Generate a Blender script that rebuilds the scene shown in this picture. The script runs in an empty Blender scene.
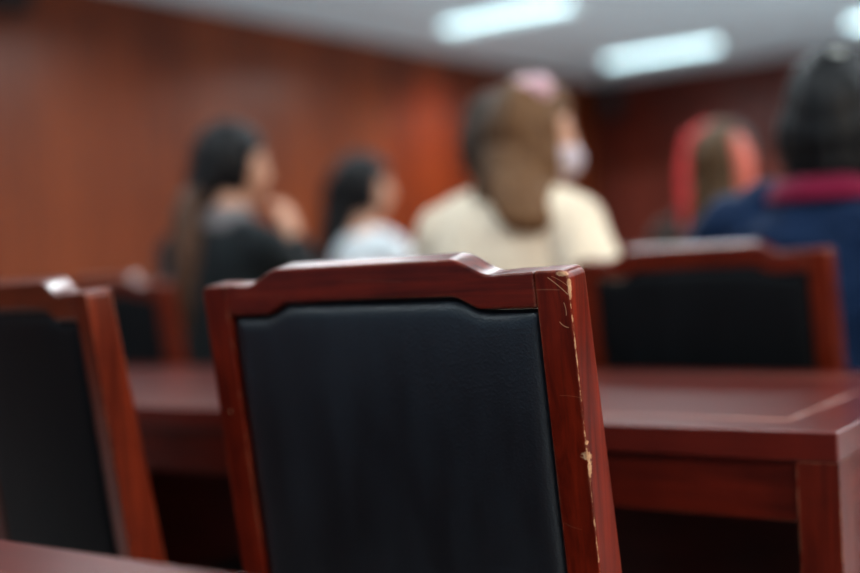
import bpy, bmesh, math, random
from mathutils import Vector, Matrix, noise
random.seed(7)
scene = bpy.context.scene
col = scene.collection
V = Vector
EYE = 0.97                       # camera height above the floor

# ------------------------------------------------------------------ materials
def new_mat(name):
    m = bpy.data.materials.new(name); m.use_nodes = True
    nt = m.node_tree
    b = nt.nodes['Principled BSDF']
    return m, nt, b

def node(nt, kind, **kw):
    n = nt.nodes.new(kind)
    for k, v in kw.items():
        if k in n.inputs: n.inputs[k].default_value = v
        else: setattr(n, k, v)
    return n

def ramp(nt, stops):
    r = nt.nodes.new('ShaderNodeValToRGB')
    e = r.color_ramp.elements
    while len(e) < len(stops): e.new(0.5)
    for i, (p, c) in enumerate(stops):
        e[i].position = p; e[i].color = (*c, 1) if len(c) == 3 else c
    return r

def math_node(nt, op, a, b=None, clamp=False):
    n = nt.nodes.new('ShaderNodeMath'); n.operation = op; n.use_clamp = clamp
    for i, x in enumerate((a, b)):
        if x is None: continue
        if isinstance(x, (int, float)): n.inputs[i].default_value = x
        else: nt.links.new(x, n.inputs[i])
    return n.outputs[0]

def mix_col(nt, fac, a, b):
    n = nt.nodes.new('ShaderNodeMix'); n.data_type = 'RGBA'
    for sock, x in ((n.inputs[0], fac), (n.inputs[6], a), (n.inputs[7], b)):
        if isinstance(x, (int, float)): sock.default_value = x
        elif isinstance(x, (tuple, list)): sock.default_value = (*x, 1) if len(x) == 3 else x
        else: nt.links.new(x, sock)
    return n.outputs[2]

def k2_(nt, tc):
    a = node(nt, 'ShaderNodeTexNoise', Scale=55.0, Detail=6.0, Roughness=0.75)
    nt.links.new(tc.outputs['Object'], a.inputs['Vector'])
    return a.outputs['Fac']

def mat_wood(name, dark, light, grain='z', rough=0.3, coat=0.5, wear=0.0, chips=(), scratches=(), spec=0.5, coat_rough=0.12, edge_x=0):
    m, nt, b = new_mat(name)
    tc = node(nt, 'ShaderNodeTexCoord')
    mp = node(nt, 'ShaderNodeMapping')
    s = {'x': (1.2, 22, 22), 'y': (22, 1.2, 22), 'z': (22, 22, 1.2)}[grain]
    mp.inputs['Scale'].default_value = s
    nt.links.new(tc.outputs['Object'], mp.inputs[0])
    n1 = node(nt, 'ShaderNodeTexNoise', Scale=3.0, Detail=8.0, Roughness=0.65, Distortion=0.6)
    nt.links.new(mp.outputs[0], n1.inputs['Vector'])
    n2 = node(nt, 'ShaderNodeTexNoise', Scale=14.0, Detail=4.0, Roughness=0.6)
    nt.links.new(tc.outputs['Object'], n2.inputs['Vector'])
    f = math_node(nt, 'ADD', math_node(nt, 'MULTIPLY', n1.outputs['Fac'], 0.75), math_node(nt, 'MULTIPLY', n2.outputs['Fac'], 0.25))
    r = ramp(nt, [(0.33, dark), (0.66, light)])
    nt.links.new(f, r.inputs[0])
    c = r.outputs[0]
    if wear > 0:
        bev = node(nt, 'ShaderNodeBevel', samples=6); bev.inputs['Radius'].default_value = 0.0035
        geo = node(nt, 'ShaderNodeNewGeometry')
        dot = node(nt, 'ShaderNodeVectorMath', operation='DOT_PRODUCT')
        # bare wood where the edge is sharp and the noise says it was knocked
        nt.links.new(bev.outputs[0], dot.inputs[0]); nt.links.new(geo.outputs['True Normal'], dot.inputs[1])
        edge = math_node(nt, 'SUBTRACT', 1.0, dot.outputs['Value'])
        edge = math_node(nt, 'MULTIPLY', edge, 9.0, True)
        n3 = node(nt, 'ShaderNodeTexNoise', Scale=70.0, Detail=5.0, Roughness=0.7)
        nt.links.new(tc.outputs['Object'], n3.inputs['Vector'])
        n3b = node(nt, 'ShaderNodeTexNoise', Scale=9.0, Detail=2.0)
        nt.links.new(tc.outputs['Object'], n3b.inputs['Vector'])
        k = math_node(nt, 'ADD', math_node(nt, 'MULTIPLY', n3.outputs['Fac'], 0.6), math_node(nt, 'MULTIPLY', n3b.outputs['Fac'], 0.4))
        k = math_node(nt, 'MULTIPLY', math_node(nt, 'SUBTRACT', k, 0.47), 14.0, True)
        w = math_node(nt, 'MULTIPLY', math_node(nt, 'MULTIPLY', edge, k), wear, True)
        n4 = node(nt, 'ShaderNodeTexNoise', Scale=240.0, Detail=6.0)
        nt.links.new(tc.outputs['Object'], n4.inputs['Vector'])
        if edge_x:                                              # long worn arris down one rear edge (local x), leaning with the back
            sp = node(nt, 'ShaderNodeSeparateXYZ'); nt.links.new(tc.outputs['Object'], sp.inputs[0])
            ex = math_node(nt, 'SUBTRACT', sp.outputs[0], edge_x)
            ey = math_node(nt, 'SUBTRACT', sp.outputs[1], math_node(nt, 'MULTIPLY', math_node(nt, 'SUBTRACT', .956, sp.outputs[2]), .117))
            ed = math_node(nt, 'SQRT', math_node(nt, 'ADD', math_node(nt, 'MULTIPLY', ex, ex), math_node(nt, 'MULTIPLY', ey, ey)))
            jit = math_node(nt, 'MULTIPLY', math_node(nt, 'SUBTRACT', k2_(nt, tc), .5), .0052)
            ew = math_node(nt, 'MULTIPLY', math_node(nt, 'SUBTRACT', .0014, math_node(nt, 'ADD', ed, jit)), 3000.0, True)
            w = math_node(nt, 'MAXIMUM', w, math_node(nt, 'MULTIPLY', ew, .8))
        for (cx, cy, cz, rx, ry, rz) in chips:
            mm = node(nt, 'ShaderNodeMapping')
            mm.inputs['Scale'].default_value = (1/rx, 1/ry, 1/rz)
            mm.inputs['Location'].default_value = (-cx/rx, -cy/ry, -cz/rz)
            nt.links.new(tc.outputs['Object'], mm.inputs[0])
            ln = node(nt, 'ShaderNodeVectorMath', operation='LENGTH'); nt.links.new(mm.outputs[0], ln.inputs[0])
            d = math_node(nt, 'ADD', ln.outputs['Value'], math_node(nt, 'MULTIPLY', math_node(nt, 'SUBTRACT', n4.outputs['Fac'], 0.5), 1.9))
            d = math_node(nt, 'MULTIPLY', math_node(nt, 'SUBTRACT', 1.0, d), 4.0, True)
            d = math_node(nt, 'MULTIPLY', d, math_node(nt, 'ADD', .1, math_node(nt, 'MULTIPLY', n4.outputs['Fac'], 1.4)), True)
            w = math_node(nt, 'MAXIMUM', w, d)
        for (x0, z0, x1, z1, hw, amt, depth) in scratches:          # thin scratches on the rear face (local x, z)
            L = math.hypot(x1-x0, z1-z0); ux, uz = (x1-x0)/L, (z1-z0)/L
            sep = node(nt, 'ShaderNodeSeparateXYZ'); nt.links.new(tc.outputs['Object'], sep.inputs[0])
            dx = math_node(nt, 'SUBTRACT', sep.outputs[0], x0); dz = math_node(nt, 'SUBTRACT', sep.outputs[2], z0)
            al = math_node(nt, 'ADD', math_node(nt, 'MULTIPLY', dx, ux), math_node(nt, 'MULTIPLY', dz, uz))
            pe = math_node(nt, 'SUBTRACT', math_node(nt, 'MULTIPLY', dx, -uz), math_node(nt, 'MULTIPLY', dz, -ux))
            t = math_node(nt, 'DIVIDE', al, L)
            bow = math_node(nt, 'MULTIPLY', math_node(nt, 'MULTIPLY', t, math_node(nt, 'SUBTRACT', 1.0, t)), depth*.12)
            pe = math_node(nt, 'ABSOLUTE', math_node(nt, 'SUBTRACT', pe, bow))
            inside = math_node(nt, 'MULTIPLY', math_node(nt, 'GREATER_THAN', t, 0.0), math_node(nt, 'LESS_THAN', t, 1.0))
            rear = math_node(nt, 'LESS_THAN', sep.outputs[1], 0.05)
            ms = math_node(nt, 'MULTIPLY', math_node(nt, 'MULTIPLY', math_node(nt, 'LESS_THAN', pe, hw), inside), rear)
            w = math_node(nt, 'MAXIMUM', w, math_node(nt, 'MULTIPLY', ms, amt))
        bare = mix_col(nt, n4.outputs['Fac'], (0.42, 0.22, 0.11), (0.75, 0.52, 0.33))
        c = mix_col(nt, w, c, bare)
        rr = math_node(nt, 'ADD', rough, math_node(nt, 'MULTIPLY', w, 0.4), True)
        nt.links.new(rr, b.inputs['Roughness'])
        nt.links.new(math_node(nt, 'MULTIPLY', math_node(nt, 'SUBTRACT', 1.0, w, True), coat), b.inputs['Coat Weight'])
    else:
        b.inputs['Roughness'].default_value = rough
        b.inputs['Coat Weight'].default_value = coat
    b.inputs['Coat Roughness'].default_value = coat_rough
    b.inputs['Specular IOR Level'].default_value = spec
    nt.links.new(c, b.inputs['Base Color'])
    bp = node(nt, 'ShaderNodeBump', Strength=0.12, Distance=0.002)
    nt.links.new(n1.outputs['Fac'], bp.inputs['Height'])
    nt.links.new(bp.outputs[0], b.inputs['Normal'])
    return m

def mat_leather(name, base, rough=0.42, spec=0.5):
    m, nt, b = new_mat(name)
    tc = node(nt, 'ShaderNodeTexCoord')
    v = node(nt, 'ShaderNodeTexVoronoi', Scale=420.0); nt.links.new(tc.outputs['Object'], v.inputs['Vector'])
    n = node(nt, 'ShaderNodeTexNoise', Scale=16.0, Detail=5.0, Roughness=0.6); nt.links.new(tc.outputs['Object'], n.inputs['Vector'])
    mp = node(nt, 'ShaderNodeMapping'); mp.inputs['Scale'].default_value = (9, 9, 2.2); nt.links.new(tc.outputs['Object'], mp.inputs[0])
    n2 = node(nt, 'ShaderNodeTexNoise', Scale=2.5, Detail=4.0); nt.links.new(mp.outputs[0], n2.inputs['Vector'])
    h = math_node(nt, 'ADD', math_node(nt, 'MULTIPLY', v.outputs['Distance'], 0.30), math_node(nt, 'MULTIPLY', n.outputs['Fac'], 0.7))
    bp = node(nt, 'ShaderNodeBump', Strength=0.22, Distance=0.004); nt.links.new(h, bp.inputs['Height'])
    nt.links.new(bp.outputs[0], b.inputs['Normal'])
    r = ramp(nt, [(0.3, tuple(x*0.75 for x in base)), (0.7, tuple(x*1.3 for x in base))]); nt.links.new(n2.outputs['Fac'], r.inputs[0])
    nt.links.new(r.outputs[0], b.inputs['Base Color'])
    nt.links.new(math_node(nt, 'ADD', rough-0.06, math_node(nt, 'MULTIPLY', n2.outputs['Fac'], 0.12)), b.inputs['Roughness'])
    b.inputs['Specular IOR Level'].default_value = spec
    return m

def mat_cloth(name, base, rough=0.85, scale=180, vary=0.25, spec=0.2, sheen=0.15):
    m, nt, b = new_mat(name)
    tc = node(nt, 'ShaderNodeTexCoord')
    n = node(nt, 'ShaderNodeTexNoise', Scale=scale, Detail=3.0); nt.links.new(tc.outputs['Object'], n.inputs['Vector'])
    n2 = node(nt, 'ShaderNodeTexNoise', Scale=9.0, Detail=3.0); nt.links.new(tc.outputs['Object'], n2.inputs['Vector'])
    f = math_node(nt, 'ADD', math_node(nt, 'MULTIPLY', n.outputs['Fac'], 0.5), math_node(nt, 'MULTIPLY', n2.outputs['Fac'], 0.5))
    r = ramp(nt, [(0.3, tuple(x*(1-vary) for x in base)), (0.7, tuple(min(1, x*(1+vary*.5)) for x in base))]); nt.links.new(f, r.inputs[0])
    nt.links.new(r.outputs[0], b.inputs['Base Color'])
    bp = node(nt, 'ShaderNodeBump', Strength=0.3, Distance=0.003); nt.links.new(n.outputs['Fac'], bp.inputs['Height'])
    nt.links.new(bp.outputs[0], b.inputs['Normal'])
    b.inputs['Roughness'].default_value = rough; b.inputs['Specular IOR Level'].default_value = spec
    b.inputs['Sheen Weight'].default_value = sheen
    return m

def mat_hair(name, dark, light, rough=0.5, split=None, other=None, spec=0.25):
    """strands run down; split=(direction, position, width) blends into a second colour across the head"""
    m, nt, b = new_mat(name)
    tc = node(nt, 'ShaderNodeTexCoord')
    mp = node(nt, 'ShaderNodeMapping'); mp.inputs['Scale'].default_value = (60, 60, 5); nt.links.new(tc.outputs['Object'], mp.inputs[0])
    n = node(nt, 'ShaderNodeTexNoise', Scale=2.2, Detail=6.0, Roughness=0.6, Distortion=0.4); nt.links.new(mp.outputs[0], n.inputs['Vector'])
    r = ramp(nt, [(0.35, dark), (0.68, light)]); nt.links.new(n.outputs['Fac'], r.inputs[0])
    c = r.outputs[0]
    if split:
        d, p, wdt = split
        dt = node(nt, 'ShaderNodeVectorMath', operation='DOT_PRODUCT'); dt.inputs[1].default_value = d
        nt.links.new(tc.outputs['Object'], dt.inputs[0])
        f = math_node(nt, 'DIVIDE', math_node(nt, 'SUBTRACT', dt.outputs['Value'], p - wdt/2), wdt, True)
        r2 = ramp(nt, [(0.35, other[0]), (0.68, other[1])]); nt.links.new(n.outputs['Fac'], r2.inputs[0])
        c = mix_col(nt, f, c, r2.outputs[0])
    nt.links.new(c, b.inputs['Base Color'])
    bp = node(nt, 'ShaderNodeBump', Strength=0.5, Distance=0.004); nt.links.new(n.outputs['Fac'], bp.inputs['Height'])
    nt.links.new(bp.outputs[0], b.inputs['Normal'])
    b.inputs['Roughness'].default_value = rough; b.inputs['Specular IOR Level'].default_value = spec
    return m

def mat_plain(name, base, rough=0.5, spec=0.5, emit=None, strength=0, metal=0, vary=0.12, scale=30):
    m, nt, b = new_mat(name)
    tc = node(nt, 'ShaderNodeTexCoord')
    n = node(nt, 'ShaderNodeTexNoise', Scale=scale, Detail=3.0); nt.links.new(tc.outputs['Object'], n.inputs['Vector'])
    r = ramp(nt, [(0.3, tuple(x*(1-vary) for x in base)), (0.7, tuple(min(1, x*(1+vary)) for x in base))]); nt.links.new(n.outputs['Fac'], r.inputs[0])
    nt.links.new(r.outputs[0], b.inputs['Base Color'])
    b.inputs['Roughness'].default_value = rough; b.inputs['Specular IOR Level'].default_value = spec
    b.inputs['Metallic'].default_value = metal
    if emit:
        b.inputs['Emission Color'].default_value = (*emit, 1); b.inputs['Emission Strength'].default_value = strength
    return m

def mat_panelling(name, axis, dark, light, rough=0.42):
    """varnished boards 0.42 m wide with thin dark joints; axis = horizontal direction of the wall"""
    m, nt, b = new_mat(name)
    tc = node(nt, 'ShaderNodeTexCoord')
    sep = node(nt, 'ShaderNodeSeparateXYZ'); nt.links.new(tc.outputs['Object'], sep.inputs[0])
    h = sep.outputs[{'x': 0, 'y': 1}[axis]]
    u = math_node(nt, 'DIVIDE', h, 0.42)
    cell = math_node(nt, 'FLOOR', u); fr = math_node(nt, 'FRACT', u)
    wn = node(nt, 'ShaderNodeTexWhiteNoise', noise_dimensions='1D'); nt.links.new(cell, wn.inputs['W'])
    mp = node(nt, 'ShaderNodeMapping'); mp.inputs['Scale'].default_value = (9, 9, 0.9); nt.links.new(tc.outputs['Object'], mp.inputs[0])
    n = node(nt, 'ShaderNodeTexNoise', Scale=2.0, Detail=7.0, Roughness=0.6, Distortion=0.8); nt.links.new(mp.outputs[0], n.inputs['Vector'])
    f = math_node(nt, 'ADD', math_node(nt, 'MULTIPLY', n.outputs['Fac'], 0.8), math_node(nt, 'MULTIPLY', wn.outputs['Value'], 0.2))
    r = ramp(nt, [(0.3, dark), (0.72, light)]); nt.links.new(f, r.inputs[0])
    joint = math_node(nt, 'LESS_THAN', math_node(nt, 'MINIMUM', fr, math_node(nt, 'SUBTRACT', 1.0, fr)), 0.012)
    c = mix_col(nt, math_node(nt, 'MULTIPLY', joint, 0.8), r.outputs[0], tuple(x*0.2 for x in dark))
    nt.links.new(c, b.inputs['Base Color'])
    b.inputs['Roughness'].default_value = rough
    b.inputs['Coat Weight'].default_value = 0.12; b.inputs['Coat Roughness'].default_value = 0.35
    bp = node(nt, 'ShaderNodeBump', Strength=0.3, Distance=0.01)
    nt.links.new(math_node(nt, 'SUBTRACT', 1.0, joint), bp.inputs['Height']); nt.links.new(bp.outputs[0], b.inputs['Normal'])
    return m

def mat_tiles(name, a, bcol, size, rough, gap=0.01):
    m, nt, b = new_mat(name)
    tc = node(nt, 'ShaderNodeTexCoord')
    br = node(nt, 'ShaderNodeTexBrick', Scale=1.0); br.offset = 0.0
    br.inputs['Brick Width'].default_value = size; br.inputs['Row Height'].default_value = size
    br.inputs['Mortar Size'].default_value = gap; br.inputs['Mortar Smooth'].default_value = 0.2
    br.inputs['Color1'].default_value = (*a, 1); br.inputs['Color2'].default_value = (*bcol, 1)
    br.inputs['Mortar'].default_value = (*[x*0.6 for x in a], 1)
    nt.links.new(tc.outputs['Object'], br.inputs['Vector'])
    nt.links.new(br.outputs['Color'], b.inputs['Base Color'])
    b.inputs['Roughness'].default_value = rough
    return m

WD, WL = (0.055, 0.0045, 0.0020), (0.23, 0.024, 0.0075)
SC = [(0.2285, 0.9490, 0.2490, 0.9315, 0.0005, .75, .02), (0.2330, 0.9500, 0.2495, 0.9400, 0.0004, .45, .03), (0.2365, 0.9045, 0.2460, 0.8985, 0.0005, .7, -.04),
      (0.2435, 0.9235, 0.2447, 0.9105, 0.0005, .6, .03), (0.2145, 0.9370, 0.2405, 0.9362, 0.0006, .16, .01),
      (-0.03, 0.955, 0.05, 0.951, 0.0004, .10, .02), (-0.20, 0.944, -0.12, 0.939, 0.0004, .10, .03), (0.2275, 0.8300, 0.2500, 0.8282, 0.0004, .15, .02),
      (0.212, 0.70, 0.236, 0.692, 0.0004, .1, -.06), (0.10, 0.952, 0.155, 0.938, 0.0004, .10, .05)]
CH = [(0.2490, 0.024, 0.7685, .0052, .0075, .0050), (0.2515, 0.024, 0.756, .0020, .006, .012), (0.2515, 0.021, 0.782, .0020, .005, .003),
      (0.2445, 0.000, 0.9520, .0090, .0060, .0030), (0.2515, 0.003, 0.938, .0028, .004, .013), (-0.232, 0.02, 0.80, .0016, .03, .0022)]
M = {}
M['chair_v'] = mat_wood('chair wood upright', WD, WL, 'z', .34, .08, .6, CH, SC, spec=.30, edge_x=.2515)
M['chair_h'] = mat_wood('chair wood across', WD, WL, 'x', .32, .36, 0.5, (), SC[5:7], spec=.3, coat_rough=.2)
M['chair_v2'] = mat_wood('plain chair wood upright', WD, (0.22, .034, .011), 'z', .34, .08, 0.6, spec=.30)
M['chair_h2'] = mat_wood('plain chair wood across', WD, (0.22, .034, .011), 'x', .30, .6, 0.4, coat_rough=.09)
M['leather'] = mat_leather('black leather', (0.012, 0.0185, 0.0245), .37, .68)
M['leather2'] = mat_leather('plain black leather', (0.005, .007, .009), .6, .22)
M['desk_top'] = mat_wood('desk top wood', (0.095, .011, .007), (0.17, .021, .012), 'x', .32, .7, 0, coat_rough=.2)
M['desk_x'] = mat_wood('desk wood across', (0.055, .005, .0025), (0.17, .018, .007), 'x', .36, .2, 0.5)
M['desk_y'] = mat_wood('desk wood lengthwise', (0.055, .005, .0025), (0.19, .022, .008), 'y', .36, .15, 0.5)
M['desk_z'] = mat_wood('desk wood upright', (0.055, .005, .0025), (0.19, .022, .008), 'z', .36, .15, 0.6)
M['inlay'] = mat_wood('pale inlay', (0.20, .07, .05), (0.34, .14, .10), 'x', .35, .4, 0)
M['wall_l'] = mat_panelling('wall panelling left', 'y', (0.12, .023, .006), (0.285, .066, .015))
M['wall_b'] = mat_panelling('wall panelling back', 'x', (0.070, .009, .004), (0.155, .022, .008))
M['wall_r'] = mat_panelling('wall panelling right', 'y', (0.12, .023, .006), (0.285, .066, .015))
M['wains'] = mat_panelling('wainscot panelling', 'x', (0.11, .022, .014), (0.23, .052, .032))
M['trim'] = mat_wood('trim wood', (0.07, .012, .006), (0.16, .035, .014), 'x', .35, .3)
M['ceiling'] = mat_tiles('ceiling panels', (0.70, .85, .93), (0.73, .87, .94), 1.2, .8, .004)
M['floor'] = mat_tiles('floor tiles', (0.42, .41, .40), (0.46, .45, .44), .6, .35, .004)
M['metal_white'] = mat_plain('white enamel', (0.75, .77, .77), .35)
M['tube'] = mat_plain('lit tube', (0.9, .95, .95), .4, emit=(0.66, 0.93, 1.0), strength=6.2)
M['black'] = mat_plain('black plastic', (0.006, .006, .007), .5)
M['grille'] = mat_plain('grey grille', (0.03, .03, .035), .6, scale=300)
M['skin'] = mat_plain('skin', (0.62, .36, .25), .5, .35, vary=.06, scale=14)
M['lips'] = mat_plain('lips', (0.38, .11, .10), .4, vary=.05)
M['eye'] = mat_plain('eye white', (0.75, .73, .70), .2, vary=.03)
M['iris'] = mat_plain('iris', (0.02, .012, .008), .15)
M['brow'] = mat_plain('brow', (0.03, .02, .015), .6)
M['hair_black'] = mat_hair('black hair', (0.005, .005, .006), (0.018, .019, .021), .5)
M['hair_bob'] = mat_hair('black bob hair', (0.005, .006, .007), (0.018, .02, .022), .5)
M['hair_brown'] = mat_hair('long brown hair', (0.035, .027, .022), (0.085, .066, .052), .5,
                           split=((0.81, 0.58, -0.25), -0.30, 0.10), other=((0.10, .050, .024), (0.26, .145, .070)))
M['hair_pony'] = mat_hair('ponytail hair', (0.055, .031, .021), (0.14, .080, .055), .45)
M['hair_red'] = mat_hair('brown hair with grey crown', (0.05, .03, .016), (0.13, .08, .04), .45)
M['hair_grey'] = mat_hair('dark grey hair', (0.04, .04, .042), (0.11, .105, .105), .5)
M['red_streak'] = mat_hair('red streak', (0.40, .02, .03), (0.85, .10, .10), .45)
M['pink_streak'] = mat_hair('pale red streak', (0.55, .12, .09), (0.95, .32, .24), .45)
M['cream'] = mat_cloth('cream knit', (0.95, .80, .63), .9, 120)
M['black_cloth'] = mat_cloth('black cloth', (0.012, .017, .020), .8)
M['grey_cloth'] = mat_cloth('grey scarf cloth', (0.22, .21, .22), .9)
M['white_cloth'] = mat_cloth('white cloth', (0.72, .80, .84), .85, vary=.1)
M['navy'] = mat_cloth('navy cloth', (0.003, .022, .070), .75, vary=.35)
M['magenta'] = mat_cloth('magenta cloth', (0.18, .007, .040), .85)
M['dull_cloth'] = mat_cloth('dark brown cloth', (0.05, .035, .03), .9)
M['trousers'] = mat_cloth('dark trousers', (0.02, .02, .026), .85)
M['print'] = mat_cloth('lilac printed cloth', (0.22, .13, .20), .9, 40, .8)
M['shoe'] = mat_plain('black shoe', (0.01, .01, .01), .35)
M['mask'] = mat_cloth('white mask', (0.66, .60, .66), .9, vary=.05)
M['pink'] = mat_cloth('pink satin', (0.75, .50, .56), .5, vary=.2)
M['clip'] = mat_plain('pale clip', (0.80, .85, .80), .2)

# ------------------------------------------------------------------ mesh helpers
def box(bm, x0, x1, y0, y1, z0, z1, f=None):
    vs = [bm.verts.new((x, y, z)) for z in (z0, z1) for (x, y) in ((x0, y0), (x1, y0), (x1, y1), (x0, y1))]
    if f:
        for v in vs: v.co = f(v.co)
    for q in ((3, 2, 1, 0), (4, 5, 6, 7), (0, 1, 5, 4), (1, 2, 6, 5), (2, 3, 7, 6), (3, 0, 4, 7)):
        bm.faces.new([vs[i] for i in q])
    return vs

def prism(bm, pts, y0, y1, f=None):
    """pts: outline in (x, z), extruded from y0 to y1"""
    a = [bm.verts.new((x, y0, z)) for x, z in pts]; b = [bm.verts.new((x, y1, z)) for x, z in pts]
    n = len(pts)
    bm.faces.new(a); bm.faces.new(b[::-1])
    for i in range(n):
        j = (i+1) % n
        bm.faces.new((a[j], a[i], b[i], b[j]))
    if f:
        for v in a+b: v.co = f(v.co)

def link(name, me, mat, parent=None, smooth=True):
    o = bpy.data.objects.new(name, me); col.objects.link(o)
    for m in (mat if isinstance(mat, (list, tuple)) else [mat]): me.materials.append(m)
    if smooth:
        me.polygons.foreach_set('use_smooth', [True]*len(me.polygons))
    if parent: o.parent = parent
    return o

def obj(name, bm, mat, parent=None, bevel=0.0, seg=3, smooth=True):
    bmesh.ops.recalc_face_normals(bm, faces=bm.faces)
    me = bpy.data.meshes.new(name); bm.to_mesh(me); bm.free()
    o = link(name, me, mat, parent, smooth)
    if bevel > 0:
        b = o.modifiers.new('bevel', 'BEVEL'); b.width = bevel; b.segments = seg; b.limit_method = 'ANGLE'; b.angle_limit = math.radians(32)
        b.harden_normals = True
    return o

def tag(o, label, cat, group=None, kind=None):
    if label: o['label'] = label
    if cat: o['category'] = cat
    if group: o['group'] = group
    if kind: o['kind'] = kind
    return o

def empty(name, loc, rz=0.0):
    o = bpy.data.objects.new(name, None); col.objects.link(o)
    o.location = loc; o.rotation_euler = (0, 0, rz); o.empty_display_size = 0.1
    return o

def copy_tree(o, parent=None):
    c = o.copy(); col.objects.link(c)
    if parent: c.parent = parent
    for ch in list(o.children): copy_tree(ch, c)
    return c

# ------------------------------------------------------------------ the room
def slab(name, x0, x1, y0, y1, z0, z1, mat):
    bm = bmesh.new(); box(bm, x0, x1, y0, y1, z0, z1)
    o = obj(name, bm, mat, smooth=False); o['kind'] = 'structure'
    return o
XL, XR, YB, YF, H = -5.72, 4.6, 11.1, -3.2, EYE + 1.75
slab('floor', XL-.1, XR+.1, YF, YB+.1, -.1, 0, M['floor'])
slab('ceiling', XL-.1, XR+.1, YF, YB+.1, H, H+.1, M['ceiling'])
slab('wall_left', XL-.1, XL, YF, YB+.1, 0, H, M['wall_l'])
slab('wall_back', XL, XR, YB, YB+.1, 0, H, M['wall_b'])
slab('wall_right', XR, XR+.1, YF, YB+.1, 0, H, M['wall_r'])
slab('trim_1', XL+.02, XR, YB-.02, YB, .12, 1.78, M['wains'])
slab('trim_2', XL+.02, XR, YB-.05, YB, 1.78, 1.85, M['trim'])
slab('baseboard_left', XL, XL+.02, YF, YB-.06, 0, .12, M['trim'])
slab('baseboard_back', XL+.02, XR, YB-.03, YB, 0, .12, M['trim'])

# ------------------------------------------------------------------ ceiling lights
def make_light():
    r = empty('ceiling_light', (0, 0, 0))
    L = .56
    bm = bmesh.new()
    prism(bm, [(-L, 0), (L, 0), (L, -.02), (L-.02, -.045), (-L+.02, -.045), (-L, -.02)], -.12, .12)
    obj('housing', bm, M['metal_white'], r, .004)
    for y in (-.06, .06):
        bm = bmesh.new()
        bmesh.ops.create_cone(bm, cap_ends=True, segments=16, radius1=.014, radius2=.014, depth=L*2-.10,
                              matrix=Matrix.Translation((0, y, -.064)) @ Matrix.Rotation(math.pi/2, 4, 'Y'))
        obj('tube', bm, M['tube'], r)
        for s in (-1, 1):
            bm = bmesh.new(); box(bm, s*(L-.03)-.012, s*(L-.03)+.012, y-.016, y+.016, -.084, -.045)
            obj('lamp_holder', bm, M['metal_white'], r, .003)
    bm = bmesh.new()
    for k in range(27):
        x = -L+.04 + k*(2*L-.08)/26
        box(bm, x-.0035, x+.0035, -.10, .10, -.088, -.046)
    obj('louver', bm, M['metal_white'], r, smooth=False)
    return r
LX = (-4.33, -2.22, -0.11, 2.0); LY = (9.66, 7.22, 4.86, 3.40, 1.55, -.60)  # unseen near rows: one added to light the backs, others moved for chair highlights
lights = {(0, 0): 'tube light on the ceiling above the person with red streaked hair',
          (0, 1): 'bright tube light on the ceiling above the person in the cream sweater',
          (1, 0): 'tube light on the ceiling above the black bob hair, cut by the frame edge'}
proto = make_light()
seen_first = False
for j, y in enumerate(LY):
    for i, x in enumerate(LX):
        x += {0: .06, 2: .04, 3: .30}.get(j, 0)
        o = proto if not seen_first else copy_tree(proto); seen_first = True
        o.location = (x, y, H)
        tag(o, lights.get((i, j), 'white twin tube light mounted on the ceiling overhead, out of view'), 'ceiling light', 'tube lights on the ceiling')

# ------------------------------------------------------------------ loudspeakers
def speaker(label, loc, rz, w, h, d):
    r = empty('wall_speaker', loc, rz)
    bm = bmesh.new(); box(bm, -w/2, w/2, -d, 0, 0, h); obj('cabinet', bm, M['black'], r, .012)
    bm = bmesh.new(); box(bm, -w/2+.02, w/2-.02, -d-.008, -d, .02, h-.02); obj('grille', bm, M['grille'], r, .004)
    bm = bmesh.new(); box(bm, -.03, .03, 0, .04, h*.4, h*.6); obj('bracket', bm, M['black'], r, .003)
    tag(r, label, 'speaker')
speaker('black box loudspeaker high on the wood wall, cut by the top frame corner', (XL+.04, 3.98, EYE+1.50), math.pi/2, .34, .19, .16)
speaker('small black loudspeaker under the ceiling in the far corner of the room', (XL+.28, YB-.21, EYE+1.38), math.radians(45), .2, .26, .14)

# ------------------------------------------------------------------ desks
DL, DD, DH = 2.0, 0.655, 0.75           # origin: front right corner on the floor; the desk runs to -x and +y
def make_desk():
    r = empty('desk', (0, 0, 0))
    t = .036
    bm = bmesh.new(); box(bm, -DL, 0, 0, DD, DH-t, DH)
    top = obj('desk_top', bm, M['desk_top'], r, .003)
    a = .085
    for (x0, x1, y0, y1) in ((-DL+a, -a, a-.003, a+.003), (-DL+a, -a, DD-a-.003, DD-a+.003), (-a-.003, -a+.003, a, DD-a), (-DL+a-.003, -DL+a+.003, a, DD-a)):
        bm = bmesh.new(); box(bm, x0, x1, y0, y1, DH-.001, DH+.0006)
        obj('inlay', bm, M['inlay'], top)
    lg = .05
    for x in (-DL, -lg):
        for y in (0, DD-lg):
            bm = bmesh.new(); box(bm, x, x+lg, y, y+lg, 0, DH-t); obj('leg', bm, M['desk_z'], r, .0006)
    bm = bmesh.new(); box(bm, -DL+lg, -lg, .012, .030, DH-t-.075, DH-t); obj('apron', bm, M['desk_x'], r, .002)
    bm = bmesh.new(); box(bm, -DL+lg, -lg, DD-.03, DD-.012, .08, DH-t); obj('modesty_panel', bm, M['desk_x'], r, .002)
    for x in (-DL+.014, -.034):
        bm = bmesh.new(); box(bm, x, x+.02, lg, DD-lg, .10, DH-t-.06); e = obj('end_panel', bm, M['desk_z'], r, .002)
        bm = bmesh.new(); box(bm, x-.006, x+.026, lg, DD-lg, DH-t-.06, DH-t); obj('end_rail', bm, M['desk_y'], r, .002)
        bm = bmesh.new(); box(bm, x-.006, x+.026, lg, DD-lg, .04, .10); obj('end_rail', bm, M['desk_y'], r, .002)
    return r
desk = make_desk(); desk.location = (-.42, 1.378, 0)
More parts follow.
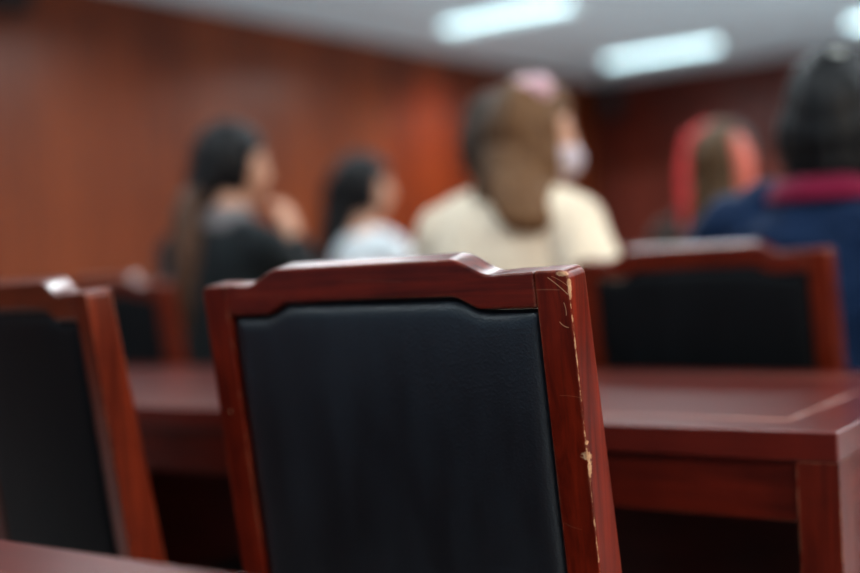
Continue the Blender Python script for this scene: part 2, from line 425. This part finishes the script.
tag(desk, 'red-brown desk in the middle row, its corner in view beside the sharp chair', 'desk', 'rows of wooden desks')
d = copy_tree(desk); d.location = (-.42, 0.620-DD, 0); tag(d, 'dark wooden desk nearest the camera, only its far edge in view', 'desk', 'rows of wooden desks')
d = copy_tree(desk); d.location = (-.10, 2.53, 0); tag(d, 'wooden desk in front of the person in the cream sweater', 'desk', 'rows of wooden desks')
d = copy_tree(desk); d.location = (-2.105, 2.53, 0); tag(d, 'wooden desk in front of the person with a ponytail', 'desk', 'rows of wooden desks')

# ------------------------------------------------------------------ chairs
CW, ZT, RK = .503, .970, math.tan(math.radians(6.69))
def rake(co):                             # back leans towards the rear: y grows as we go down
    return V((co.x, co.y + (ZT-.014-co.z)*RK, co.z))
def step(u, z_mid, z_end, lo, hi):
    a = abs(u)
    if a <= lo: return z_mid
    if a >= hi: return z_end
    t = (a-lo)/(hi-lo); t = t*t*(3-2*t)
    return z_mid + (z_end-z_mid)*t
def make_chair(vm, hm, lm):
    r = empty('conference_chair', (0, 0, 0))
    h, st, tk = CW/2, .039, .037
    for s in (-1, 1):
        bm = bmesh.new(); zt, rr = ZT-.0145, .010
        pts = [(s*(h-st), .44), (s*h, .44)] + [(s*h, .44+(zt-rr-.44)*k/8) for k in range(1, 8)]
        pts += [(s*(h-rr+rr*math.cos(t)), zt-rr+rr*math.sin(t)) for t in [math.pi/2*k/6 for k in range(7)]] + [(s*(h-st), zt)]
        prism(bm, pts, 0, tk)
        for v in bm.verts:                             # the post deepens towards the seat; its top slopes up to the front
            if v.co.y > .01:
                v.co.y += .018*min(1, (zt-v.co.z)/(zt-.44))
                if v.co.z > zt-rr-.001: v.co.z += .005
            v.co = rake(v.co)
        obj('back_post', bm, vm, r, .0028, 4)
    us = [-(h-st) + 2*(h-st)*i/72 for i in range(73)]
    def top_z(u):
        z = step(u+.008, ZT+.0020, ZT-.0152, .120, .168)
        return z - .0012*max(0, 1-abs(abs(u+.008)-.172)/.02)
    ibot = lambda u: step(u+.003, ZT-.0375, ZT-.0515, .112, .152)
    top = [(u, top_z(u)) for u in us]
    bot = [(u, ibot(u)) for u in us]
    bm = bmesh.new(); prism(bm, top + bot[::-1], 0.0004, tk-.0004)
    for v in bm.verts:
        if v.co.z > ZT-.022 and v.co.y > .01: v.co.z += step(v.co.x+.008, .0075, .005, .12, .168)
        v.co = rake(v.co)
    obj('crest_rail', bm, hm, r, .003, 4)
    bm = bmesh.new(); box(bm, -(h-st), h-st, 0.001, tk-.001, .475, .525, rake); obj('lower_rail', bm, hm, r, .003)
    # upholstered back: rear and front faces swell between the rails
    for name, sgn, y0, bulge in (('rear_pad', -1, .009, .016), ('front_pad', 1, tk-.010, .030)):
        bm = bmesh.new(); nx, nz = 36, 40; rows = []
        hw = h-st-.0008
        for j in range(nz+1):
            row = []
            for i in range(nx+1):
                u = -hw + 2*hw*i/nx
                zt, zb = ibot(u)-.0012, .526
                z = zb + (zt-zb)*j/nz
                du, dz = hw-abs(u), min(z-zb, zt-z)
                e = (1-math.exp(-max(du, 0)/.004)) * (1-math.exp(-max(dz, 0)/.004))
                puff = e*(.40 + .60*math.sin(math.pi*i/nx)**.6*math.sin(math.pi*j/nz)**.45)
                row.append(bm.verts.new(rake(V((u, y0+sgn*bulge*puff, z)))))
            rows.append(row)
        for j in range(nz):
            for i in range(nx): bm.faces.new((rows[j][i], rows[j][i+1], rows[j+1][i+1], rows[j+1][i]))
        ext = bmesh.ops.extrude_face_region(bm, geom=bm.faces[:])
        for v in ext['geom']:
            if isinstance(v, bmesh.types.BMVert): v.co = V((v.co.x, rake(V((0, tk/2, v.co.z))).y, v.co.z))
        obj(name, bm, lm, r)
    # seat
    y0, y1 = .105, .545
    bm = bmesh.new()
    prism(bm, [(-.235, .385), (.235, .385), (.235, .425), (-.235, .425)], .05, y1-.02); obj('seat_frame', bm, hm, r, .004)
    bm = bmesh.new(); n = 24; rows = []
    for j in range(n+1):
        row = []
        for i in range(n+1):
            a, b = -1+2*i/n, -1+2*j/n
            e = (1-abs(a)**8)*(1-abs(b)**8)
            row.append(bm.verts.new((a*.232, (y0+y1)/2 + b*(y1-y0)/2, .425+.033*max(e, 0)**.5)))
        rows.append(row)
    for j in range(n):
        for i in range(n): bm.faces.new((rows[j][i], rows[j][i+1], rows[j+1][i+1], rows[j+1][i]))
    obj('seat', bm, lm, r)
    for s in (-1, 1):
        for (yt, yb) in ((.070, .02), (y1-.06, y1-.05)):
            bm = bmesh.new(); vs = box(bm, s*.212-.02, s*.212+.02, yt-.02, yt+.02, 0, .388 if yt > .1 else .45)
            for v in vs[:4]: v.co = V((s*.212+(v.co.x-s*.212)*.75, yb+(v.co.y-yt)*.75, 0))
            obj('leg', bm, vm, r, .004)
        bm = bmesh.new(); box(bm, s*.212-.011, s*.212+.011, .065, y1-.075, .16, .195); obj('stretcher', bm, hm, r, .003)
    bm = bmesh.new(); box(bm, -.205, .205, .26, .282, .165, .19); obj('stretcher', bm, hm, r, .003)
    return r
def place_chair(src, xr, y, rz, label, first=False):
    o = src if first else copy_tree(src)
    o.location = (xr-CW/2, y, 0); o.rotation_euler = (0, 0, rz)
    tag(o, label, 'chair', 'wooden chairs with black leather backs')
    return o
worn = make_chair(M['chair_v'], M['chair_h'], M['leather'])
worn.scale = (1.014, 1, 1)
place_chair(worn, -.568-.0035, 1.03, 0, 'sharply focused red wooden chair with black leather back and chipped right post', True)
plain = make_chair(M['chair_v2'], M['chair_h2'], M['leather2'])
place_chair(plain, -1.232, 1.045, -.25, 'blurred dark wooden chair left of the sharp chair, cut by the frame', True)
place_chair(plain, -.640, 2.10, 0, 'blurred chair behind the middle desk, in front of the navy jacket')
place_chair(plain, -1.375, 2.10, 0, 'wooden chair under the person in the cream sweater')
place_chair(plain, -2.335, 2.10, 0, 'blurred chair with two bright glints on top, under the person with the ponytail')
place_chair(plain, -2.48, 3.21, 0, 'wooden chair under the person in the white top')
place_chair(plain, -1.20, 3.21, 0, 'wooden chair under the person with red streaked hair')
place_chair(plain, -1.45, 4.12, 0, 'wooden chair under the person with short dark grey hair')

# ------------------------------------------------------------------ people
def round_cone(a, b, ra, rb, seg=16):
    a, b = V(a), V(b); ax = b-a; L = ax.length; ax = ax/L if L > 1e-6 else V((0, 0, 1))
    q = V((0, 0, 1)).rotation_difference(ax)
    prof = [(-ra*math.cos(t), ra*math.sin(t)) for t in [math.pi/2*i/5 for i in range(6)]]
    prof += [(L+rb*math.sin(t), rb*math.cos(t)) for t in [math.pi/2*i/5 for i in range(6)]]
    return rev(prof, seg, lambda p: a + q @ p)
def rev(prof, seg, f):
    vs, fs = [], []
    for (z, r) in prof:
        for k in range(seg):
            t = 2*math.pi*k/seg; r2 = max(r, 1e-5)
            vs.append(f(V((r2*math.cos(t), r2*math.sin(t), z))))
    n = len(prof)
    for i in range(n-1):
        for k in range(seg):
            k2 = (k+1) % seg
            fs.append((i*seg+k, i*seg+k2, (i+1)*seg+k2, (i+1)*seg+k))
    fs.append(tuple(range(seg))[::-1]); fs.append(tuple((n-1)*seg+k for k in range(seg)))
    return vs, fs
def ellipsoid(c, r, rot=None, f=None, nu=32, nv=20):
    c = V(c); vs, fs = [], []
    for i in range(nv+1):
        p = math.pi*i/nv
        for k in range(nu):
            t = 2*math.pi*k/nu
            d = V((max(math.sin(p), 1e-4)*math.cos(t), max(math.sin(p), 1e-4)*math.sin(t), -math.cos(p)))
            q = V((d.x*r[0], d.y*r[1], d.z*r[2]))
            if f: q = f(d, q)
            if rot: q = rot @ q
            vs.append(c+q)
    for i in range(nv):
        for k in range(nu):
            k2 = (k+1) % nu
            fs.append((i*nu+k, i*nu+k2, (i+1)*nu+k2, (i+1)*nu+k))
    fs.append(tuple(range(nu))[::-1]); fs.append(tuple(nv*nu+k for k in range(nu)))
    return vs, fs
def loft(rings, seg=28, rot=0.0):
    """rings: (cx, cy, cz, rx, ry) flat horizontal ellipses"""
    vs, fs = [], []
    ca, sa = math.cos(rot), math.sin(rot)
    for (cx, cy, cz, rx, ry) in rings:
        for k in range(seg):
            t = 2*math.pi*k/seg
            x, y = rx*math.cos(t), ry*math.sin(t)
            vs.append(V((cx+ca*x-sa*y, cy+sa*x+ca*y, cz)))
    n = len(rings)
    for i in range(n-1):
        for k in range(seg):
            k2 = (k+1) % seg
            fs.append((i*seg+k, i*seg+k2, (i+1)*seg+k2, (i+1)*seg+k))
    fs.append(tuple(range(seg))[::-1]); fs.append(tuple((n-1)*seg+k for k in range(seg)))
    if rings[0][2] > rings[-1][2]: fs = [f[::-1] for f in fs]
    return vs, fs
def fuse(name, pieces, mat, parent, voxel, smooth=4, strand=0.0, fold=0.0):
    """one continuous surface from overlapping shapes"""
    vs, fs = [], []
    for (v, f) in pieces:
        b = len(vs); vs += [tuple(p) for p in v]; fs += [tuple(i+b for i in q) for q in f]
    me = bpy.data.meshes.new('tmp'); me.from_pydata(vs, [], fs)
    o = bpy.data.objects.new('tmp', me); col.objects.link(o)
    r = o.modifiers.new('r', 'REMESH'); r.mode = 'VOXEL'; r.voxel_size = voxel
    s = o.modifiers.new('s', 'SMOOTH'); s.iterations = smooth; s.factor = .5
    dg = bpy.context.evaluated_depsgraph_get(); dg.update()
    out = bpy.data.meshes.new_from_object(o.evaluated_get(dg))
    bpy.data.objects.remove(o); bpy.data.meshes.remove(me)
    out.name = name; out.materials.clear()
    if strand or fold:
        nrm = [v.normal.copy() for v in out.vertices]
        for v, n in zip(out.vertices, nrm):
            p = v.co
            dlt = 0
            if strand: dlt += strand*noise.noise(V((p.x*55, p.y*55, p.z*5))) + strand*1.6*noise.noise(V((p.x*20, p.y*20, p.z*2.5)))
            if fold: dlt += fold*noise.noise(V((p.x*16, p.y*16, p.z*9))) + fold*.5*noise.noise(V((p.x*38, p.y*38, p.z*24)))
            v.co = p + n*dlt
    return link(name, out, mat, parent)

def head_shape(d, q):
    """d: unit direction, q: point on the ellipsoid; +y is the face"""
    x, y, z = q
    fz = d.z
    if fz < 0:                                        # narrow jaw
        k = min(1, -fz)
        x *= 1-.34*k**1.3
        y = y*(1-.10*k) + .016*k
        if d.y < 0: y *= 1-.25*k
    fr = max(0, d.y)
    g = lambda cx, cz, s: math.exp(-(((d.x-cx)/s)**2 + ((fz-cz)/s)**2))
    if d.y > 0:
        y += .020*math.exp(-((d.x/.12)**2) - ((fz+.16)/.17)**2)          # nose
        y += .006*math.exp(-((d.x/.10)**2) - ((fz-.05)/.16)**2)          # bridge
        y -= .011*(g(.36, .10, .17)+g(-.36, .10, .17))*fr                # sockets
        y += .004*math.exp(-((fz-.27)/.09)**2)*fr                        # brow
        y += .007*math.exp(-((d.x/.22)**2) - ((fz+.50)/.07)**2)          # lips
        y += .007*math.exp(-((d.x/.25)**2) - ((fz+.80)/.12)**2)          # chin
        y -= .004*math.exp(-((d.x/.3)**2) - ((fz+.63)/.06)**2)
    return V((x, y, z))

def hand(w, d, n, s, curl=.5):
    """w wrist, d pointing direction, n palm normal (towards the palm side), s = +1 thumb on +side"""
    d = V(d).normalized(); n = V(n); n = (n-d*n.dot(d)).normalized(); side = d.cross(n).normalized()*s
    w = V(w); P = []
    for off, L in ((-.030, .078), (-.010, .086), (.012, .088), (.033, .082)):
        P.append(round_cone(w+side*off*.55, w+d*L+side*off, .015, .0125, 10))
    P.append(ellipsoid(w+d*.045, (.034, .034, .018), Matrix((side, d, n)).transposed()))
    for off, l, sp in ((-.031, .056, -.16), (-.010, .068, -.05), (.012, .073, .05), (.034, .064, .16)):
        b = w + d*.088 + side*off
        dd = (d + side*sp).normalized(); p = b
        for i, (fr, r0, r1) in enumerate(((.45, .0092, .0085), (.32, .0085, .008), (.23, .008, .0066))):
            ang = curl*(.5+.55*i)
            dir_ = (dd*math.cos(ang) + n*math.sin(ang)).normalized()
            p2 = p + dir_*l*fr; P.append(round_cone(p, p2, r0, r1, 10)); p = p2
    b = w + d*.025 + side*.030
    t1 = b + (d*.55+side*.75+n*.35).normalized()*.040; t2 = t1 + (d*.85+side*.35+n*.4).normalized()*.030
    t3 = t2 + (d*.95+side*.05+n*.35).normalized()*.022
    P += [round_cone(w+d*.015+side*.015, b, .014, .013, 10), round_cone(b, t1, .013, .0105, 10), round_cone(t1, t2, .0105, .009, 10), round_cone(t2, t3, .009, .0072, 10)]
    return P

def rot3(yaw, pitch=0.0, roll=0.0):
    return (Matrix.Rotation(yaw, 3, 'Z') @ Matrix.Rotation(pitch, 3, 'X') @ Matrix.Rotation(roll, 3, 'Y'))

def person(label, loc, rz=0.0, s=1.0, lean=(0, 0), head_yaw=0.0, head_pitch=0.0, head_off=(0, 0, 0), width=1.0,
           top=('shirt', 'white_cloth'), elbows=None, wrists=None, hands=None, bulk=.014, sleeve_end=.93, fold=.006, bottoms='trousers'):
    r = empty('person', loc, rz); tag(r, label, 'person', 'people seated with their backs to the camera')
    zb = .56
    def T(p):                                    # sitting height and lean above the pelvis
        x, y, z = p
        k = max(0, z-zb)
        return V((x+lean[0]*k, y+lean[1]*k, zb+(z-zb)*(s if z > zb else 1)))
    tor = [(.470, .130, .095, .010), (.50, .158, .120, .010), (.56, .172, .125, .005), (.65, .150, .108, .0), (.75, .140, .100, .0), (.86, .158, .108, .01),
           (.95, .172, .108, .012), (1.00, .170, .098, .010), (1.035, .140, .083, .008), (1.065, .090, .068, .012), (1.09, .060, .058, .018), (1.16, .051, .054, .028)]
    def ring(z, rx, ry, cy, b=0):
        p = T((0, cy, z)); return (p.x, p.y, p.z, rx*width+b, ry+b)
    body = [loft([ring(*t) for t in tor])]
    hc = T((0, .040, 1.225)) + V(head_off)
    R = rot3(head_yaw, head_pitch)
    body.append(round_cone(T((0, .022, 1.09)), hc + R @ V((0, -.02, -.06)), .053, .052))
    body.append(ellipsoid(hc, (.074, .094, .116), R, head_shape, 56, 44))
    for sx in (-1, 1):
        body.append(ellipsoid(hc + R @ V((sx*.076, -.008, -.005)), (.010, .019, .031), R @ rot3(sx*-.35)))
    elbows = elbows or [(-.245, .11, .835), (.245, .11, .835)]
    wrists = wrists or [(-.12, .33, .812), (.12, .33, .812)]
    hands = hands or [((.35, 1, -.08), (0, 0, -1), .35), ((-.35, 1, -.08), (0, 0, -1), .35)]
    sh = []
    for i, sx in enumerate((-1, 1)):
        S = T((sx*.165*width, .008, 1.005)); E, W = V(elbows[i]), V(wrists[i]); sh.append(S)
        body += [round_cone(T((sx*.09, .008, 1.03)), S, .055, .050), round_cone(S, E, .050, .038), round_cone(E, W, .038, .025)]
        d, n, c = hands[i]
        thumb = 1 if V(d).cross(V(n)).dot(V((-sx, 0, 0)) if abs(V(n).z) > .5 else V((0, 0, 1))) > 0 else -1
        body += hand(W, d, n, thumb, c)
        hip, kn, an = V((sx*.092, .03, .55)), V((sx*.115, .44, .535)), V((sx*.115, .46, .09))
        body += [round_cone(hip, kn, .080, .055), round_cone(kn, an, .053, .036), round_cone(an+V((0, -.02, -.03)), V((sx*.125, .60, .035)), .036, .028)]
    b = fuse('body', body, [M['skin'], M['eye'], M['iris'], M['lips'], M['brow']], r, .0048, 3)
    Ri = R.inverted()
    for p in b.data.polygons:                     # eyes, brows and mouth on the face
        q = Ri @ (V(p.center)-hc)
        if q.y < .05: continue
        ax = abs(q.x)
        if ((ax-.031)/.013)**2 + ((q.z-.012)/.0065)**2 < 1: p.material_index = 2 if (ax-.031)**2+(q.z-.012)**2 < .0062**2 else 1
        elif ((ax-.032)/.020)**2 + ((q.z-.034)/.005)**2 < 1: p.material_index = 4
        elif (q.x/.023)**2 + ((q.z+.056)/.009)**2 < 1: p.material_index = 3
    # clothing
    tp = [loft([ring(z, rx, ry, cy, bulk*(1.4 if z < .9 else 1)) for (z, rx, ry, cy) in tor[2:10]])]
    for i, sx in enumerate((-1, 1)):
        E, W = V(elbows[i]), V(wrists[i]); WE = E+(W-E)*sleeve_end
        tp += [round_cone(T((sx*.09*width, .008, 1.028)), sh[i], .056+bulk, .052+bulk), round_cone(sh[i], E, .053+bulk, .045+bulk), round_cone(E, WE, .045+bulk, .030+bulk*.8)]
    c = fuse(top[0], tp, M[top[1]], r, .007, 5, fold=fold)
    lg = [loft([ring(z, rx, ry, cy, .008) for (z, rx, ry, cy) in tor[:4]])]
    lg[0] = loft([(x, y, max(z, .472), a, bb) for (x, y, z, a, bb) in [ring(z, rx, ry, cy, .008) for (z, rx, ry, cy) in tor[:4]]])
    for sx in (-1, 1):
        hip, kn, an = V((sx*.092, .03, .556)), V((sx*.115, .44, .537)), V((sx*.115, .46, .12))
        lg += [round_cone(hip, kn, .086, .062), round_cone(kn, an, .060, .048)]
    fuse('trousers', lg, M[bottoms], r, .008, 4, fold=.004)
    for sx in (-1, 1):
        fuse('shoe', [round_cone((sx*.115, .44, .05), (sx*.127, .63, .042), .047, .041), ellipsoid((sx*.121, .53, .014), (.045, .14, .013)), round_cone((sx*.115, .445, .05), (sx*.115, .455, .11), .044, .046)], M['shoe'], r, .006, 3)
    return r, hc, R, T

def hair_cap(hc, R, grow=1.0, up=.0, front=.30):
    def f(d, q):
        k = max(0, min(1, (d.y-.25)/.35)) * max(0, min(1, (front-d.z)/.25+.5))
        return q*(1-.22*k)
    return ellipsoid(hc + R @ V((0, -.014, .016+up)), (.088*grow, .106*grow, .116*grow), R, f, 48, 32)
def at(hc, R, p): return hc + R @ V(p)
def fall(hc, R, pts, rot):
    """a hanging lock: pts = (x, y, z, half width, half depth) relative to the head"""
    rings = []
    for (x, y, z, a, b) in pts:
        p = hc + R @ V((x, y, 0)) + V((0, 0, z)); rings.append((p.x, p.y, p.z, a, b))
    return loft(rings, 28, rot)

# person with a ponytail: head propped on the right hand
r, hc, R, T = person('person in black with dark ponytail, leaning cheek on a raised hand', (-2.41, 2.33, 0), 0, 1.055, (.05, .06), -.48, -.10, (0, .01, 0), 1.0,
    ('jacket', 'black_cloth'), elbows=[(-.25, .13, .835), (.18, .29, .825)], wrists=[(-.10, .36, .80), (.125, .225, 1.05)],
    hands=[((.5, 1, -.05), (0, 0, -1), .4), ((-.25, -.15, 1), (-.8, -.2, 0), .9)], bottoms='print')
fuse('hair', [hair_cap(hc, R, 1.03), ellipsoid(at(hc, R, (-.005, -.080, -.045)), (.068, .050, .095), R), ellipsoid(at(hc, R, (-.062, -.01, -.02)), (.022, .06, .06), R), ellipsoid(at(hc, R, (.060, -.045, -.0)), (.02, .045, .06), R)], M['hair_black'], r, .005, 3, .003)
fuse('ponytail', [fall(hc, R, [(.02, -.115, -.06, .02, .018), (.04, -.140, -.09, .036, .032), (.055, -.160, -.16, .040, .034), (.06, -.170, -.26, .040, .032), (.06, -.175, -.38, .034, .024), (.06, -.175, -.50, .008, .008)], .6)], M['hair_pony'], r, .005, 3, .004)
fuse('hair_tie', [ellipsoid(at(hc, R, (.02, -.118, -.07)), (.030, .024, .020), R)], M['black'], r, .004, 2)
p = T((0, .02, 1.085)); fuse('collar', [loft([(p.x, p.y, p.z-.040, .098, .082), (p.x, p.y, p.z-.01, .088, .078), (p.x, p.y+.004, p.z+.030, .072, .072), (p.x, p.y+.006, p.z+.040, .066, .066)])], M['grey_cloth'], r, .006, 3, fold=.004)

# person in white, third row
r, hc, R, T = person('person in a white top with long dark hair, between the cream sweater and ponytail', (-2.80, 3.45, 0), 0, 1.04, (.02, .05), -.75, 0, (0, 0, 0), .86, ('shirt', 'white_cloth'), bulk=.010)
fuse('hair', [hair_cap(hc, R, 1.14), fall(hc, R, [(-.01, -.065, .05, .080, .085), (-.015, -.080, -.06, .085, .085), (-.02, -.100, -.14, .090, .080), (-.03, -.120, -.22, .095, .075), (-.03, -.135, -.31, .09, .065), (-.03, -.135, -.38, .04, .02)], -.75)], M['hair_black'], r, .005, 3, .003)

# person in the cream sweater
r, hc, R, T = person('person in a cream sweater with long brown hair and a white face mask', (-1.50, 2.37, 0), -.10, 1.07, (.06, .03), -.48, .02, (.055, .0, -.03), 1.10, ('sweater', 'cream'),
    elbows=[(-.285, .06, .84), (.315, -.01, .84)], wrists=[(-.13, .33, .815), (.16, .25, .82)], bulk=.024, fold=.005)
fuse('hair', [hair_cap(hc, R, 1.08, .008), ellipsoid(at(hc, R, (-.100, -.060, -.005)), (.082, .085, .115), R), ellipsoid(at(hc, R, (-.105, -.055, .065)), (.070, .075, .066), R),
    fall(hc, R, [(-.02, -.05, .04, .105, .07), (-.022, -.065, -.05, .108, .066), (-.015, -.085, -.13, .096, .054), (.0, -.09, -.17, .05, .03)], -.3),
    fall(hc, R, [(.015, -.060, -.02, .075, .06), (.045, -.075, -.10, .078, .058), (.080, -.082, -.15, .076, .048), (.108, -.080, -.185, .072, .038), (.115, -.078, -.203, .068, .028), (.115, -.078, -.219, .035, .014)], .62),
    fall(hc, R, [(.070, -.02, .03, .024, .05), (.075, -.02, -.06, .026, .05), (.07, -.035, -.14, .024, .042), (.065, -.06, -.20, .018, .03), (.06, -.075, -.25, .006, .01)], -.3)], M['hair_brown'], r, .005, 3, .004)
fuse('face_mask', [ellipsoid(at(hc, R, (0, .056, -.050)), (.062, .056, .048), R), ellipsoid(at(hc, R, (.05, .035, -.045)), (.026, .040, .028), R)], M['mask'], r, .005, 3)
for sx in (-1, 1): fuse('hair_tie', [ellipsoid(at(hc, R, (.040+sx*.014, -.020+sx*.012, .110)), (.034, .030, .034), R)], M['pink'], r, .004, 2, fold=.004)

# person in the navy jacket
r, hc, R, T = person('person in a navy jacket with magenta collar and black bob hair', (-.735, 2.37, 0), 0, .975, (.02, .04), .10, -.05, (.01, 0, 0), 1.22, ('jacket', 'navy'),
    elbows=[(-.31, .10, .85), (.30, .10, .85)], bulk=.030, fold=.012)
fuse('hair', [hair_cap(hc, R, 1.16, .0, .20), ellipsoid(at(hc, R, (0, -.030, -.030)), (.118, .104, .110), R), ellipsoid(at(hc, R, (0, -.045, -.085)), (.100, .078, .066), R),
    ellipsoid(at(hc, R, (-.07, .0, -.05)), (.036, .062, .088), R), ellipsoid(at(hc, R, (.07, .0, -.05)), (.036, .062, .088), R)], M['hair_bob'], r, .005, 3, .005)
p = T((0, .012, 1.06)); fuse('collar', [loft([(p.x, p.y-.01, p.z+.002, .140, .112), (p.x, p.y-.006, p.z+.030, .122, .104), (p.x, p.y, p.z+.050, .100, .092)])], M['magenta'], r, .006, 4, fold=.006)
fuse('hair_clip', [round_cone(at(hc, R, (.010, -.086, .122)), at(hc, R, (.028, -.088, .119)), .006, .006)], M['clip'], r, .003, 1)

# person with red streaked hair, third row
r, hc, R, T = person('person with red streaks down both sides of long brown hair', (-1.395, 3.46, 0), .0, .99, (.0, .04), .05, 0, (0, 0, 0), .95, ('shirt', 'dull_cloth'))
fuse('hair', [hair_cap(hc, R, 1.04), fall(hc, R, [(-.0, -.055, .03, .080, .055), (-.0, -.062, -.06, .088, .056), (-.0, -.075, -.14, .092, .048), (-.01, -.085, -.24, .094, .042), (-.01, -.09, -.34, .08, .03), (-.01, -.09, -.38, .04, .012)], .05)], M['hair_red'], r, .005, 3, .004)
fuse('red_streak', [round_cone(at(hc, R, (-.022, -.045, .120)), at(hc, R, (-.066, -.055, .085)), .018, .026), round_cone(at(hc, R, (-.066, -.055, .085)), at(hc, R, (-.082, -.07, -.01)), .028, .028), round_cone(at(hc, R, (-.082, -.07, -.01)), at(hc, R, (-.078, -.095, -.12)), .028, .024), round_cone(at(hc, R, (-.078, -.095, -.12)), at(hc, R, (-.085, -.105, -.26)), .02, .010)], M['red_streak'], r, .005, 3, .003)
fuse('red_streak', [round_cone(at(hc, R, (.074, -.055, .068)), at(hc, R, (.096, -.06, .0)), .022, .030), round_cone(at(hc, R, (.096, -.06, .0)), at(hc, R, (.098, -.075, -.09)), .030, .020), round_cone(at(hc, R, (.098, -.075, -.09)), at(hc, R, (.088, -.09, -.16)), .018, .010)], M['pink_streak'], r, .005, 3, .003)

# person behind, fourth row
r, hc, R, T = person('person with short dark grey hair behind the red streaked hair', (-1.70, 4.36, 0), 0, 1.12, (.0, .03), 0, 0, (0, 0, 0), 1.1, ('shirt', 'dull_cloth'))
fuse('hair', [hair_cap(hc, R, 1.03, 0, .35), ellipsoid(at(hc, R, (0, -.05, -.02)), (.078, .062, .08), R)], M['hair_grey'], r, .005, 3, .003)

# ------------------------------------------------------------------ lamps
def area(name, loc, rot, power, sx, sy, color):
    l = bpy.data.lights.new(name, 'AREA'); l.shape = 'RECTANGLE'; l.size = sx; l.size_y = sy; l.energy = power; l.color = color
    o = bpy.data.objects.new(name, l); col.objects.link(o); o.location = loc; o.rotation_euler = rot
    return o
def spot(name, loc, target, power, angle, color, blend=.8, size=.1):
    l = bpy.data.lights.new(name, 'SPOT'); l.energy = power; l.spot_size = math.radians(angle); l.spot_blend = blend; l.color = color; l.shadow_soft_size = size
    o = bpy.data.objects.new(name, l); col.objects.link(o); o.location = loc
    o.rotation_euler = (V(target)-V(loc)).to_track_quat('-Z', 'Y').to_euler()
    return o
for x in LX:
    for y in LY:
        area('fixture_light', (x + ({4.86: .04, 3.40: .30}.get(y, 0)), y, H-.10), (0, 0, 0), {-.60: 12, 1.55: 16, 3.40: 17, 4.86: 24, 7.22: 30, 9.66: 22}[y]*{-4.33: 1.0, -2.22: 1, -.11: 1, 2.0: 1.7}[x], 1.0, .2, (.90, .96, 1.0)).data.spread = math.radians(165)
spot('warm_wall_fill', (-4.5, 7.9, H-.06), (XL, 8.3, 1.45), 110, 85, (1.0, .46, .08), 1.0)  # unseen spot added for the warm glow on the left wall
area('side_fill', (3.6, .2, 2.2), (0, math.radians(68), 0), 85, .8, .8, (1.0, .74, .50))  # unseen fill added to brighten the right-hand sides of chairs and desk
w = bpy.data.worlds.new('world'); scene.world = w; w.use_nodes = True
bg = w.node_tree.nodes['Background']; bg.inputs[0].default_value = (.55, .75, 1.0, 1); bg.inputs[1].default_value = .5

# ------------------------------------------------------------------ camera
yaw, pitch, roll = 0.61911793, 0.0200671, 0.0539191
f = V((-math.sin(yaw)*math.cos(pitch), math.cos(yaw)*math.cos(pitch), -math.sin(pitch)))
rt = V((math.cos(yaw), math.sin(yaw), 0)); dn = f.cross(rt)
c, s = math.cos(roll), math.sin(roll)
r2 = c*rt + s*dn; d2 = -s*rt + c*dn
cam = bpy.data.cameras.new('camera'); co = bpy.data.objects.new('camera', cam); col.objects.link(co)
mw = Matrix((r2, -d2, -f)).transposed().to_4x4(); mw.translation = (0, 0, EYE); co.matrix_world = mw
cam.sensor_width = 36; cam.lens = 1194*36/860; cam.clip_start = .02
cam.dof.use_dof = True; cam.dof.focus_distance = V((-.568, 1.04, 0)).dot(f); cam.dof.aperture_fstop = 1.25
scene.camera = co
scene.view_settings.view_transform = 'Standard'; scene.view_settings.look = 'Medium High Contrast'; scene.view_settings.exposure = -.17
